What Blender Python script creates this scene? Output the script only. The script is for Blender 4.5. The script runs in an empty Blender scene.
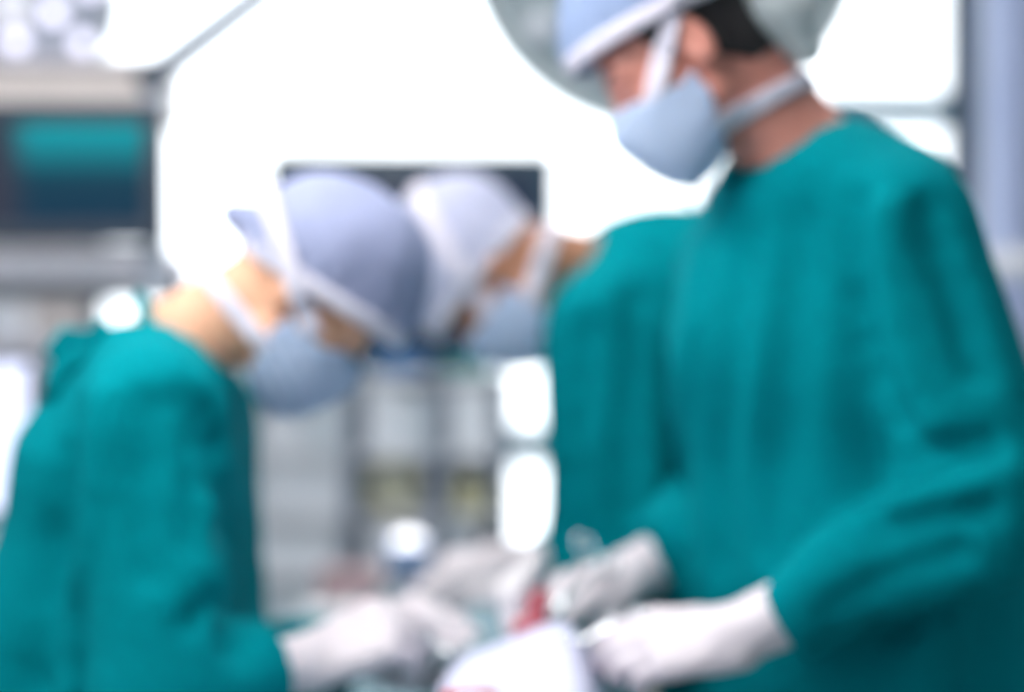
import bpy, math, random
import numpy as np
from mathutils import Vector, Matrix

# ------------------------------------------------------------------ camera, world, exposure
S = bpy.context.scene
COL = S.collection
CAMZ, FPX = 1.28, 1800.0
cam = bpy.data.cameras.new('camera')
cam_o = bpy.data.objects.new('camera', cam)
COL.objects.link(cam_o)
cam_o.location = (0, 0, CAMZ)
cam_o.rotation_euler = (math.pi / 2, 0, 0)
cam.sensor_width = 36.0
cam.lens = FPX / 1024 * 36.0
cam.clip_start = 0.05
cam.dof.use_dof = True
cam.dof.focus_distance = 1.40
cam.dof.aperture_fstop = (cam.lens / 1000) / 0.049
S.camera = cam_o

W = bpy.data.worlds.new('world')
S.world = W
W.use_nodes = True
W.node_tree.nodes['Background'].inputs[0].default_value = (0.9, 0.95, 1.0, 1)
W.node_tree.nodes['Background'].inputs[1].default_value = 1.0
S.view_settings.view_transform = 'Standard'
S.view_settings.look = 'None'
S.view_settings.gamma = 1.0
S.view_settings.use_curve_mapping = False
S.view_settings.exposure = 0.35
WINDOW_LIGHT = 2.0
FILL_PANEL_LIGHT = 10.5
KEY_LAMP = 12.5


def at(px, py, d):
    """point seen at pixel px, py, standing d metres into the room"""
    return np.array(((px - 512) / FPX * d, d, CAMZ - (py - 346) / FPX * d))


# ------------------------------------------------------------------ materials
def mat(name, col, rough=0.6, metal=0.0, noise=0.0, nscale=20.0, bump=0.0, bscale=200.0,
        trans=0.0, emit=0.0, ecol=None, sss=0.0, coat=0.0, spec=0.5):
    m = bpy.data.materials.new(name)
    m.use_nodes = True
    nt = m.node_tree
    b = nt.nodes['Principled BSDF']
    out = nt.nodes['Material Output']
    b.inputs['Base Color'].default_value = (*col, 1)
    b.inputs['Roughness'].default_value = rough
    b.inputs['Metallic'].default_value = metal
    b.inputs['Specular IOR Level'].default_value = spec
    if coat:
        b.inputs['Coat Weight'].default_value = coat
    if sss:
        b.inputs['Subsurface Weight'].default_value = sss
        b.inputs['Subsurface Radius'].default_value = (0.01, 0.004, 0.002)
        b.inputs['Subsurface Scale'].default_value = 1.0
    tc = nt.nodes.new('ShaderNodeTexCoord')
    if noise:
        n = nt.nodes.new('ShaderNodeTexNoise')
        n.inputs['Scale'].default_value = nscale
        n.inputs['Detail'].default_value = 3
        r = nt.nodes.new('ShaderNodeMapRange')
        r.inputs['From Min'].default_value = 0.3
        r.inputs['From Max'].default_value = 0.7
        r.inputs['To Min'].default_value = 1 - noise
        r.inputs['To Max'].default_value = 1 + noise
        h = nt.nodes.new('ShaderNodeVectorMath')
        h.operation = 'SCALE'
        h.inputs[0].default_value = col
        nt.links.new(tc.outputs['Object'], n.inputs['Vector'])
        nt.links.new(n.outputs['Fac'], r.inputs['Value'])
        nt.links.new(r.outputs['Result'], h.inputs['Scale'])
        nt.links.new(h.outputs[0], b.inputs['Base Color'])
    if bump:
        n2 = nt.nodes.new('ShaderNodeTexNoise')
        n2.inputs['Scale'].default_value = bscale
        bp = nt.nodes.new('ShaderNodeBump')
        bp.inputs['Strength'].default_value = bump
        bp.inputs['Distance'].default_value = 0.002
        nt.links.new(tc.outputs['Object'], n2.inputs['Vector'])
        nt.links.new(n2.outputs['Fac'], bp.inputs['Height'])
        nt.links.new(bp.outputs[0], b.inputs['Normal'])
    if emit:
        b.inputs['Emission Color'].default_value = (*(ecol or col), 1)
        b.inputs['Emission Strength'].default_value = emit
    if trans:
        t = nt.nodes.new('ShaderNodeBsdfTranslucent')
        t.inputs['Color'].default_value = (*col, 1)
        mx = nt.nodes.new('ShaderNodeMixShader')
        mx.inputs[0].default_value = trans
        nt.links.new(b.outputs[0], mx.inputs[1])
        nt.links.new(t.outputs[0], mx.inputs[2])
        nt.links.new(mx.outputs[0], out.inputs[0])
    return m


M = dict(
    gown=mat('teal_gown_cotton', (0.0, 0.212, 0.252), 0.9, noise=0.05, nscale=60, bump=0.25, bscale=900, spec=0.03),
    cap=mat('lavender_cap_fabric', (0.36, 0.40, 0.60), 0.8, noise=0.06, nscale=70, bump=0.2, bscale=500, trans=0.2),
    cap_blue=mat('blue_cap_fabric', (0.30, 0.39, 0.60), 0.8, noise=0.06, nscale=70, bump=0.2, bscale=500, trans=0.2),
    cap_pale=mat('pale_cap_fabric', (0.55, 0.57, 0.74), 0.8, noise=0.05, nscale=70, bump=0.2, bscale=500, trans=0.25),
    capback=mat('grey_white_gauze_cap', (0.60, 0.66, 0.68), 0.8, noise=0.05, nscale=70, trans=0.25),
    mask=mat('pale_blue_mask', (0.66, 0.78, 0.97), 0.8, noise=0.04, nscale=90, bump=0.2, bscale=600, trans=0.4),
    strap=mat('white_cotton_tape', (0.74, 0.70, 0.80), 0.8, bump=0.15, bscale=800),
    glove=mat('white_latex_glove', (0.80, 0.72, 0.76), 0.5, noise=0.05, nscale=40, bump=0.2, bscale=250),
    skin_fair=mat('fair_skin', (0.80, 0.43, 0.27), 0.5, noise=0.07, nscale=25, sss=0.08),
    skin_rosy=mat('rosy_skin', (0.66, 0.27, 0.21), 0.5, noise=0.07, nscale=25, sss=0.08),
    skin_tan=mat('tan_skin', (0.46, 0.21, 0.125), 0.5, noise=0.07, nscale=25, sss=0.08),
    hair=mat('dark_hair', (0.012, 0.009, 0.010), 0.55, bump=0.4, bscale=300),
    hair_brown=mat('brown_hair', (0.06, 0.028, 0.02), 0.55, bump=0.4, bscale=300),
    eye=mat('eye_white', (0.85, 0.83, 0.8), 0.2),
    iris=mat('dark_iris', (0.05, 0.03, 0.02), 0.2),
    scrub=mat('teal_trousers', (0.0, 0.16, 0.18), 0.85),
    shoe=mat('white_clog', (0.7, 0.7, 0.72), 0.5),
    wall=mat('warm_grey_wall_paint', (0.62, 0.57, 0.55), 0.7, noise=0.03, nscale=3, bump=0.1, bscale=80),
    wall_room=mat('pale_wall_paint', (0.50, 0.53, 0.57), 0.7, noise=0.03, nscale=3, bump=0.1, bscale=80),
    ceiling=mat('white_ceiling_paint', (0.82, 0.82, 0.82), 0.8, noise=0.02, nscale=4),
    floor=mat('grey_green_vinyl_floor', (0.36, 0.43, 0.44), 0.35, noise=0.12, nscale=35, bump=0.05, bscale=60),
    frame=mat('dark_blue_window_frame', (0.025, 0.06, 0.10), 0.4),
    transom=mat('teal_blue_rail', (0.05, 0.16, 0.22), 0.4),
    pane=mat('backlit_frosted_pane', (0.9, 0.95, 1.0), 0.3, emit=WINDOW_LIGHT, ecol=(0.93, 0.97, 1.0)),
    panel=mat('fill_light_diffuser', (1, 1, 1), 0.5, emit=FILL_PANEL_LIGHT, ecol=(1.0, 0.985, 0.96)),
    white=mat('white_enamel', (0.75, 0.76, 0.80), 0.35, noise=0.02, nscale=10),
    grey=mat('grey_plastic', (0.42, 0.46, 0.54), 0.4, noise=0.04, nscale=12),
    upright=mat('dark_grey_steel', (0.22, 0.26, 0.33), 0.4, noise=0.04, nscale=12),
    beige=mat('beige_plastic', (0.62, 0.56, 0.54), 0.45, noise=0.04, nscale=8),
    lav=mat('lavender_grey_plastic', (0.74, 0.71, 0.78), 0.45, noise=0.04, nscale=8),
    dark=mat('charcoal_plastic', (0.03, 0.045, 0.07), 0.35),
    black=mat('black_plastic', (0.015, 0.055, 0.085), 0.3),
    steel=mat('brushed_steel', (0.62, 0.64, 0.68), 0.28, metal=1.0, noise=0.06, nscale=30),
    chrome=mat('polished_steel', (0.85, 0.86, 0.88), 0.08, metal=1.0),
    lamp_shell=mat('grey_lamp_shell', (0.52, 0.58, 0.60), 0.35, noise=0.03, nscale=10, coat=0.3),
    lamp_glass=mat('grey_lamp_glass', (0.44, 0.50, 0.53), 0.15, noise=0.03, nscale=6),
    key_lamp=mat('added_key_lamp_glass', (1, 1, 1), 0.3, emit=KEY_LAMP, ecol=(1.0, 0.98, 0.98)),
    lens=mat('lamp_lens', (0.75, 0.76, 0.82), 0.1, coat=0.5),
    lens_lit=mat('lit_lamp_lens', (0.9, 0.88, 1.0), 0.2, emit=1.4, ecol=(0.85, 0.83, 1.0)),
    drape=mat('grey_teal_drape', (0.19, 0.29, 0.34), 0.85, noise=0.06, nscale=30, bump=0.25, bscale=500),
    towel=mat('white_sterile_towel', (0.74, 0.74, 0.93), 0.85, noise=0.03, nscale=40, bump=0.3, bscale=300),
    gauze=mat('white_gauze', (0.85, 0.80, 0.82), 0.9, bump=0.4, bscale=400),
    blood=mat('bloody_gauze', (0.52, 0.10, 0.13), 0.45, noise=0.35, nscale=60),
    tissue=mat('pink_tissue', (0.60, 0.20, 0.19), 0.35, noise=0.25, nscale=60),
    yellow=mat('pale_yellow_plastic', (0.60, 0.58, 0.36), 0.5, noise=0.05, nscale=20),
    box_white=mat('white_card', (0.74, 0.77, 0.83), 0.7, noise=0.03, nscale=20),
    box_grey=mat('grey_card', (0.60, 0.66, 0.72), 0.7, noise=0.03, nscale=20),
    box_blue=mat('blue_card', (0.05, 0.16, 0.36), 0.7),
    box_teal=mat('teal_cloth', (0.0, 0.25, 0.25), 0.8),
    box_pink=mat('dusty_pink_card', (0.44, 0.31, 0.33), 0.7),
    cab=mat('blue_grey_cabinet_paint', (0.34, 0.40, 0.55), 0.45, noise=0.02, nscale=8),
    cab_light=mat('pale_lavender_paint', (0.46, 0.53, 0.80), 0.45, noise=0.02, nscale=8),
    globe=mat('lit_white_globe', (1, 1, 1), 0.3, emit=1.8, ecol=(0.95, 0.93, 1.0)),
    blue=mat('blue_plastic', (0.16, 0.32, 0.62), 0.4),
    screen_white=mat('lit_white_screen', (0.5, 0.5, 0.6), 0.2, emit=1.0, ecol=(0.72, 0.76, 1.0)),
    screen_dark=mat('dark_blue_screen', (0.02, 0.03, 0.05), 0.2, emit=0.03, ecol=(0.3, 0.5, 0.9), spec=0.15),
    screen_lav=mat('lavender_screen', (0.1, 0.1, 0.12), 0.2, emit=0.45, ecol=(0.62, 0.6, 0.8)),
)


def screen_teal():
    """an operating-field picture on a screen: teal cloth above, dark below, warm at one side"""
    m = bpy.data.materials.new('teal_picture_screen')
    m.use_nodes = True
    nt = m.node_tree
    b = nt.nodes['Principled BSDF']
    b.inputs['Base Color'].default_value = (0.01, 0.015, 0.02, 1)
    b.inputs['Specular IOR Level'].default_value = 0.15
    b.inputs['Roughness'].default_value = 0.2
    tc = nt.nodes.new('ShaderNodeTexCoord')
    sp = nt.nodes.new('ShaderNodeSeparateXYZ')
    nt.links.new(tc.outputs['Generated'], sp.inputs[0])
    rz = nt.nodes.new('ShaderNodeValToRGB')
    e = rz.color_ramp.elements
    e[0].position = 0.0
    e[0].color = (0.0, 0.022, 0.055, 1)
    e[1].position = 1.0
    e[1].color = (0.0, 0.36, 0.42, 1)
    k = rz.color_ramp.elements.new(0.45)
    k.color = (0.0, 0.035, 0.065, 1)
    k = rz.color_ramp.elements.new(0.8)
    k.color = (0.0, 0.22, 0.27, 1)
    nt.links.new(sp.outputs['Z'], rz.inputs[0])
    rx = nt.nodes.new('ShaderNodeValToRGB')
    e = rx.color_ramp.elements
    e[0].position = 0.52
    e[0].color = (0, 0, 0, 1)
    e[1].position = 0.62
    e[1].color = (1, 1, 1, 1)
    nt.links.new(sp.outputs['X'], rx.inputs[0])
    mx = nt.nodes.new('ShaderNodeMix')
    mx.data_type = 'RGBA'
    mx.inputs['A'].default_value = (0.03, 0.03, 0.05, 1)
    nt.links.new(rx.outputs[0], mx.inputs['Factor'])
    nt.links.new(rz.outputs[0], mx.inputs['B'])
    nt.links.new(mx.outputs['Result'], b.inputs['Emission Color'])
    b.inputs['Emission Strength'].default_value = 0.9
    return m


M['screen_teal'] = screen_teal()


# ------------------------------------------------------------------ object helpers
def tag(o, label=None, cat=None, group=None, kind=None):
    for k, v in (('label', label), ('category', cat), ('group', group), ('kind', kind)):
        if v:
            o[k] = v
    return o


def empty(name, loc, label=None, cat=None, group=None, kind=None):
    o = bpy.data.objects.new(name, None)
    o.empty_display_size = 0.1
    o.location = [float(v) for v in loc]
    COL.objects.link(o)
    return tag(o, label, cat, group, kind)


def world_loc(o):
    v = Vector((0, 0, 0))
    while o:
        v += o.location
        o = o.parent
    return v


def mesh_obj(name, verts, faces, material, parent=None, smooth=False, label=None, cat=None, group=None, kind=None, mats=None, fm=None):
    """verts in world coordinates; the object's origin is its own base centre"""
    v = np.asarray(verts, dtype=np.float64)
    lo, hi = v.min(0), v.max(0)
    org = np.array(((lo[0] + hi[0]) / 2, (lo[1] + hi[1]) / 2, lo[2]))
    me = bpy.data.meshes.new(name)
    if isinstance(faces, np.ndarray):
        nf, k = faces.shape
        me.vertices.add(len(v))
        me.vertices.foreach_set('co', (v - org).astype(np.float32).ravel())
        me.loops.add(nf * k)
        me.loops.foreach_set('vertex_index', faces.astype(np.int32).ravel())
        me.polygons.add(nf)
        me.polygons.foreach_set('loop_start', (np.arange(nf) * k).astype(np.int32))
        me.update(calc_edges=True)
        me.validate()
    else:
        me.from_pydata([tuple(p) for p in (v - org)], [], faces)
        me.update()
    me.materials.append(material)
    for m2 in (mats or []):
        me.materials.append(m2)
    if smooth:
        me.polygons.foreach_set('use_smooth', [True] * len(me.polygons))
    if fm is not None:
        me.polygons.foreach_set('material_index', fm)
    o = bpy.data.objects.new(name, me)
    COL.objects.link(o)
    if parent:
        o.parent = parent
        o.location = Vector(org) - world_loc(parent)
    else:
        o.location = org
    return tag(o, label, cat, group, kind)


class MB:
    """collects boxes, tubes and lathes into one mesh"""
    def __init__(self):
        self.v, self.f = [], []

    def add(self, v, f):
        n = len(self.v)
        self.v += [tuple(map(float, p)) for p in v]
        self.f += [tuple(i + n for i in q) for q in f]
        return self

    def box(self, x0, x1, y0, y1, z0, z1, bev=0.0, R=None, c=None):
        """bevelled box (chamfered edges); R, c rotate it about c"""
        lo, hi = np.array((x0, y0, z0)), np.array((x1, y1, z1))
        b = min(bev, *(0.45 * (hi - lo)))
        V, F, idx = [], [], {}
        for sx in (0, 1):
            for sy in (0, 1):
                for sz in (0, 1):
                    s = (sx, sy, sz)
                    for ax in range(3):
                        p = [(hi[i] if s[i] else lo[i]) for i in range(3)]
                        if b:
                            for i in range(3):
                                if i != ax:
                                    p[i] += -b if s[i] else b
                        idx[s, ax] = len(V)
                        V.append(p)
        for ax in range(3):
            o1, o2 = (ax + 1) % 3, (ax + 2) % 3
            for sgn in (0, 1):
                q = []
                for a1, a2 in ((0, 0), (1, 0), (1, 1), (0, 1)):
                    s = [0, 0, 0]
                    s[ax], s[o1], s[o2] = sgn, a1, a2
                    q.append(idx[tuple(s), ax])
                F.append(q if sgn else q[::-1])
        if b:
            for ax in range(3):
                o1, o2 = (ax + 1) % 3, (ax + 2) % 3
                for a1 in (0, 1):
                    for a2 in (0, 1):
                        s0, s1 = [0, 0, 0], [0, 0, 0]
                        s0[o1] = s1[o1] = a1
                        s0[o2] = s1[o2] = a2
                        s1[ax] = 1
                        q = [idx[tuple(s0), o1], idx[tuple(s1), o1], idx[tuple(s1), o2], idx[tuple(s0), o2]]
                        F.append(q if a1 != a2 else q[::-1])
            for s in [(i, j, k) for i in (0, 1) for j in (0, 1) for k in (0, 1)]:
                q = [idx[s, 0], idx[s, 1], idx[s, 2]]
                F.append(q if sum(s) % 2 else q[::-1])
        V = np.array(V, float)
        if R is not None:
            V = (V - c) @ np.array(R).T + c
        return self.add(V, F)

    def tube(self, pts, rad, n=12, caps=True):
        pts = [np.array(p, float) for p in pts]
        rad = rad if hasattr(rad, '__len__') else [rad] * len(pts)
        V, F = [], []
        prev = None
        for i, p in enumerate(pts):
            t = pts[min(i + 1, len(pts) - 1)] - pts[max(i - 1, 0)]
            t /= np.linalg.norm(t)
            if prev is None:
                a = np.cross(t, (0, 0, 1) if abs(t[2]) < .9 else (1, 0, 0))
            else:
                a = prev - t * np.dot(prev, t)
            a /= np.linalg.norm(a)
            prev = a
            b = np.cross(t, a)
            for k in range(n):
                g = 2 * math.pi * k / n
                V.append(p + rad[i] * (a * math.cos(g) + b * math.sin(g)))
        for i in range(len(pts) - 1):
            for k in range(n):
                k2 = (k + 1) % n
                F.append((i * n + k, i * n + k2, (i + 1) * n + k2, (i + 1) * n + k))
        if caps:
            F.append(tuple(range(n))[::-1])
            F.append(tuple((len(pts) - 1) * n + k for k in range(n)))
        return self.add(V, F)

    def lathe(self, prof, c, axis=(0, 0, 1), n=32, caps=True):
        """prof: (radius, height) pairs along axis from c"""
        ax = np.array(axis, float)
        ax /= np.linalg.norm(ax)
        a = np.cross(ax, (0, 0, 1) if abs(ax[2]) < .9 else (1, 0, 0))
        a /= np.linalg.norm(a)
        b = np.cross(ax, a)
        V, F = [], []
        for r, h in prof:
            for k in range(n):
                g = 2 * math.pi * k / n
                V.append(np.array(c) + ax * h + max(r, 1e-4) * (a * math.cos(g) + b * math.sin(g)))
        for i in range(len(prof) - 1):
            for k in range(n):
                k2 = (k + 1) % n
                F.append((i * n + k, i * n + k2, (i + 1) * n + k2, (i + 1) * n + k))
        if caps:
            F.append(tuple(range(n))[::-1])
            F.append(tuple((len(prof) - 1) * n + k for k in range(n)))
        return self.add(V, F)

    def build(self, name, m, parent=None, smooth=False, **kw):
        return mesh_obj(name, self.v, self.f, m, parent, smooth, **kw)


# ------------------------------------------------------------------ signed-distance modelling
def smin(a, b, k):
    h = np.maximum(k - np.abs(a - b), 0) / k
    return np.minimum(a, b) - h * h * k * 0.25


def smax(a, b, k):
    return -smin(-a, -b, k)


def rc(p, a, b, ra, rb):
    a, b = np.asarray(a, np.float32), np.asarray(b, np.float32)
    ba = b - a
    q = p - a
    t = np.clip((q @ ba) / max(float(ba @ ba), 1e-9), 0, 1)
    q = q - t[..., None] * ba
    return np.sqrt((q * q).sum(-1)) - (ra + (rb - ra) * t)


def seg(p, a, b):
    return rc(p, a, b, 0, 0)


def ell(p, c, r):
    q = p - np.asarray(c, np.float32)
    r = np.asarray(r, np.float32)
    k0 = np.sqrt(((q / r) ** 2).sum(-1))
    k1 = np.sqrt(((q / (r * r)) ** 2).sum(-1)) + 1e-6
    return k0 * (k0 - 1) / k1


def flat_cap(p, a, b, wa, wb, da, db, u, f):
    """capsule with an elliptical section: half width w along u, half depth d along f"""
    a, b = np.asarray(a, np.float32), np.asarray(b, np.float32)
    ba = b - a
    q = p - a
    t = np.clip((q @ ba) / max(float(ba @ ba), 1e-9), 0, 1)
    q = q - t[..., None] * ba
    w = wa + (wb - wa) * t
    d = da + (db - da) * t
    qu, qf = q @ np.asarray(u, np.float32), q @ np.asarray(f, np.float32)
    qq = (q * q).sum(-1)
    qr = np.maximum(qq - qu * qu - qf * qf, 0)
    s = np.sqrt((qu / w) ** 2 + (qf / d) ** 2 + qr / (np.minimum(w, d) ** 2))
    return (s - 1) * np.minimum(w, d)


class Field:
    def __init__(self, lo, hi, h):
        self.lo, self.h = np.asarray(lo, np.float32), h
        self.n = np.ceil((np.asarray(hi) - lo) / h).astype(int) + 1
        self.d = np.full(self.n, 0.5, np.float32)

    def block(self, lo, hi):
        i0 = np.clip(((np.asarray(lo) - self.lo) / self.h).astype(int), 0, self.n)
        i1 = np.clip(((np.asarray(hi) - self.lo) / self.h).astype(int) + 2, 0, self.n)
        if (i1 <= i0).any():
            return None, None
        sl = tuple(slice(a, b) for a, b in zip(i0, i1))
        g = [self.lo[k] + self.h * np.arange(i0[k], i1[k], dtype=np.float32) for k in range(3)]
        P = np.stack(np.meshgrid(*g, indexing='ij'), -1)
        return sl, P

    def union(self, fn, lo, hi, k=0.02, m=0.08):
        sl, P = self.block(np.asarray(lo) - m, np.asarray(hi) + m)
        if sl is not None:
            self.d[sl] = smin(self.d[sl], fn(P), k)

    def cap(self, a, b, ra, rb=None, k=0.02, cut=None):
        a, b = np.asarray(a, float), np.asarray(b, float)
        rb = ra if rb is None else rb
        r = max(ra, rb)

        def fn(P):
            d = rc(P, a, b, ra, rb)
            if cut is not None:
                c0, nrm = cut
                d = smax(d, (P - np.asarray(c0, np.float32)) @ np.asarray(nrm, np.float32), 0.004)
            return d
        self.union(fn, np.minimum(a, b) - r, np.maximum(a, b) + r, k)

    def flat(self, a, b, wa, wb, da, db, u, f, k=0.04):
        a, b = np.asarray(a, float), np.asarray(b, float)
        r = max(wa, wb, da, db)
        self.union(lambda P: flat_cap(P, a, b, wa, wb, da, db, u, f), np.minimum(a, b) - r, np.maximum(a, b) + r, k)

    def crease(self, a, b, width, depth):
        """press a fold into the cloth along a-b (depth < 0 raises a ridge)"""
        a, b = np.asarray(a, float), np.asarray(b, float)
        r = 3 * width
        sl, P = self.block(np.minimum(a, b) - r, np.maximum(a, b) + r)
        if sl is not None:
            s = seg(P, a, b) / width
            self.d[sl] += (depth * np.exp(-s * s)).astype(np.float32)

    def hit(self, px, py):
        """where the line of sight through a pixel meets the cloth"""
        t = np.linspace(1.4, 3.4, 900)
        X = at(0, 0, 1.0)[None] * 0 + np.stack(((px - 512) / FPX * t, t, CAMZ - (py - 346) / FPX * t), 1)
        ii = np.round((X - self.lo) / self.h).astype(int)
        ok = ((ii >= 0) & (ii < self.n)).all(1)
        ii, X = ii[ok], X[ok]
        neg = np.nonzero(self.d[ii[:, 0], ii[:, 1], ii[:, 2]] < 0)[0]
        return X[neg[0]] if len(neg) else None

    def fold(self, pts, width, depth):
        fine = []
        for (x0, y0), (x1, y1) in zip(pts[:-1], pts[1:]):
            fine += [(x0 + (x1 - x0) * t / 7, y0 + (y1 - y0) * t / 7) for t in range(7)]
        P = [self.hit(*q) for q in fine + [pts[-1]]]
        P = [q for q in P if q is not None]
        if len(P) < 2:
            return
        P = np.array(P)
        r = 3 * width
        sl, X = self.block(P.min(0) - r, P.max(0) + r)
        m = None
        for a, b in zip(P[:-1], P[1:]):
            q = seg(X, a, b)
            m = q if m is None else np.minimum(m, q)
        self.d[sl] += (depth * np.exp(-(m / width) ** 2)).astype(np.float32)

    def apply(self, fn):
        sl, P = self.block(self.lo, self.lo + self.n * self.h)
        self.d[sl] = fn(P, self.d[sl])

    def mesh(self):
        return surface_nets(self.d, self.lo, self.h)


def surface_nets(d, lo, h):
    d = d.copy()
    for ax in range(3):          # close at the border
        s = [slice(None)] * 3
        for e in (0, -1):
            s[ax] = e
            d[tuple(s)] = np.maximum(d[tuple(s)], 0.3 * h)
    neg = d < 0
    nx, ny, nz = d.shape
    c = np.zeros((nx - 1, ny - 1, nz - 1), np.int8)
    for i in (0, 1):
        for j in (0, 1):
            for k in (0, 1):
                c += neg[i:nx - 1 + i, j:ny - 1 + j, k:nz - 1 + k]
    act = (c > 0) & (c < 8)
    ijk = np.argwhere(act)
    idx = np.full(act.shape, -1, np.int64)
    idx[act] = np.arange(len(ijk))
    acc = np.zeros((len(ijk), 3))
    cnt = np.zeros(len(ijk))
    I, J, K = ijk.T
    for ax in range(3):
        o1, o2 = (ax + 1) % 3, (ax + 2) % 3
        for a in (0, 1):
            for b in (0, 1):
                off = np.zeros(3, int)
                off[o1], off[o2] = a, b
                off2 = off.copy()
                off2[ax] = 1
                v0 = d[I + off[0], J + off[1], K + off[2]]
                v1 = d[I + off2[0], J + off2[1], K + off2[2]]
                m = (v0 < 0) != (v1 < 0)
                t = np.where(m, v0 / np.where(m, v0 - v1, 1), 0)
                p = np.zeros((len(ijk), 3))
                p[:, ax] = t
                p[:, o1] = a
                p[:, o2] = b
                acc += p * m[:, None]
                cnt += m
    V = (ijk + acc / cnt[:, None]) * h + lo
    F = []
    for ax in range(3):
        o1, o2 = (ax + 1) % 3, (ax + 2) % 3
        s0 = [slice(1, n - 1) for n in d.shape]
        s1 = list(s0)
        s0[ax] = slice(0, d.shape[ax] - 1)
        s1[ax] = slice(1, d.shape[ax])
        a, b = neg[tuple(s0)], neg[tuple(s1)]
        for flip in (False, True):
            e = np.argwhere((a & ~b) if not flip else (~a & b))
            if not len(e):
                continue
            for q in range(3):
                if q != ax:
                    e[:, q] += 1
            q = []
            for da, db in ((0, 0), (1, 0), (1, 1), (0, 1)):
                g = e.copy()
                g[:, o1] -= da
                g[:, o2] -= db
                q.append(idx[g[:, 0], g[:, 1], g[:, 2]])
            q = np.stack(q, 1)
            F.append(q[:, ::-1] if flip else q)
    F = np.concatenate(F)
    return V, F


def relax(V, F, it=2):
    for _ in range(it):
        acc = np.zeros_like(V)
        cnt = np.zeros(len(V))
        for a in range(4):
            for b in (1, 3):
                np.add.at(acc, F[:, a], V[F[:, (a + b) % 4]])
                np.add.at(cnt, F[:, a], 1)
        V = 0.4 * V + 0.6 * acc / np.maximum(cnt, 1)[:, None]
    return V


def sdf_obj(field, name, m, parent, xf=None, smooth_it=1, **kw):
    V, F = field.mesh()
    V = relax(V, F, smooth_it)
    if xf is not None:
        V = xf(V)
    return mesh_obj(name, V, F, m, parent, True, **kw)


# ================================================================== THE SETTING
WX0, WX1, WZ0, WZ1, WY = -1.17, 1.272, 0.62, 2.65, 5.0
RX0, RX1, RY0, RZ = -3.0, 2.9, -2.2, 2.95
MB().box(RX0, RX1, RY0, WY + .15, -.1, 0).build('floor', M['floor'], kind='structure', label='grey green vinyl floor of the operating room')
MB().box(RX0, RX1, RY0, WY + .15, RZ, RZ + .1).build('ceiling', M['ceiling'], kind='structure', label='white painted ceiling of the operating room')
wb = MB()
wb.box(RX0, WX0, WY, WY + .15, 0, RZ).box(WX1, RX1, WY, WY + .15, 0, RZ)
wb.box(WX0, WX1, WY, WY + .15, 0, WZ0).box(WX0, WX1, WY, WY + .15, WZ1, RZ)
wb.build('wall_back', M['wall'], kind='structure', label='warm grey wall around the bright window')
LY0, LY1, LZ0, LZ1 = -1.3, 1.5, .85, 2.55
wl = MB().box(RX0 - .1, RX0, RY0, LY0, 0, RZ).box(RX0 - .1, RX0, LY1, WY + .15, 0, RZ)
wl.box(RX0 - .1, RX0, LY0, LY1, 0, LZ0).box(RX0 - .1, RX0, LY0, LY1, LZ1, RZ)
wl.build('wall_left', M['wall_room'], kind='structure', label='pale painted side wall')
MB().box(RX1, RX1 + .1, RY0, WY + .15, 0, RZ).build('wall_right', M['wall_room'], kind='structure', label='pale painted side wall')
MB().box(RX0, RX1, RY0 - .1, RY0, 0, RZ).build('wall_front', M['wall_room'], kind='structure', label='pale painted wall opposite the window')
MB().box(RX0, RX1, WY - .015, WY, 0, .1, .004).build('baseboard_back', M['grey'], kind='structure', label='grey baseboard under the window')

win = empty('window_1', ((WX0 + WX1) / 2, WY + .03, WZ0), kind='structure', label='wide bright window with frosted panes and dark blue frame')
fw = MB()
fw.box(WX0, WX0 + .04, WY - .02, WY + .08, WZ0, WZ1, .004)
fw.box(WX0 + .04, WX1 - .065, WY - .02, WY + .08, WZ0, WZ0 + .04, .004)
fw.box(WX0 + .04, WX1 - .065, WY - .02, WY + .08, WZ1 - .04, WZ1, .004)
fw.build('window_frame', M['frame'], win)
MB().box(WX1 - .065, WX1, WY - .02, WY + .08, WZ0, WZ1, .004).build('window_jamb', M['frame'], win)
mull = (.52,)
for x in mull:
    MB().box(x - .018, x + .018, WY - .01, WY + .07, WZ0 + .04, WZ1 - .04, .003).build('mullion', M['frame'], win)
ZT = 1.005
edges = [(WX0 + .04, mull[0] - .018), (mull[0] + .018, WX1 - .065)]
for i, (a, b) in enumerate(edges):
    zt = [(ZT, .048)]
    if i == 1:
        zt = [(ZT, .048), (1.935, .045)]
    zs = [WZ0 + .04]
    for z, hh in zt:
        MB().box(a, b, WY - .01, WY + .07, z - hh, z + hh, .003).build('transom', M['transom'], win)
        zs += [z - hh, z + hh]
    zs.append(WZ1 - .04)
    for k in range(0, len(zs), 2):
        MB().box(a, b, WY + .02, WY + .03, zs[k], zs[k + 1]).build('pane', M['pane'], win)
MB().box(WX0 - .03, WX1 + .03, WY - .1, WY + .02, WZ0 - .035, WZ0, .006).build('window_sill', M['white'], win)

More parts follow.
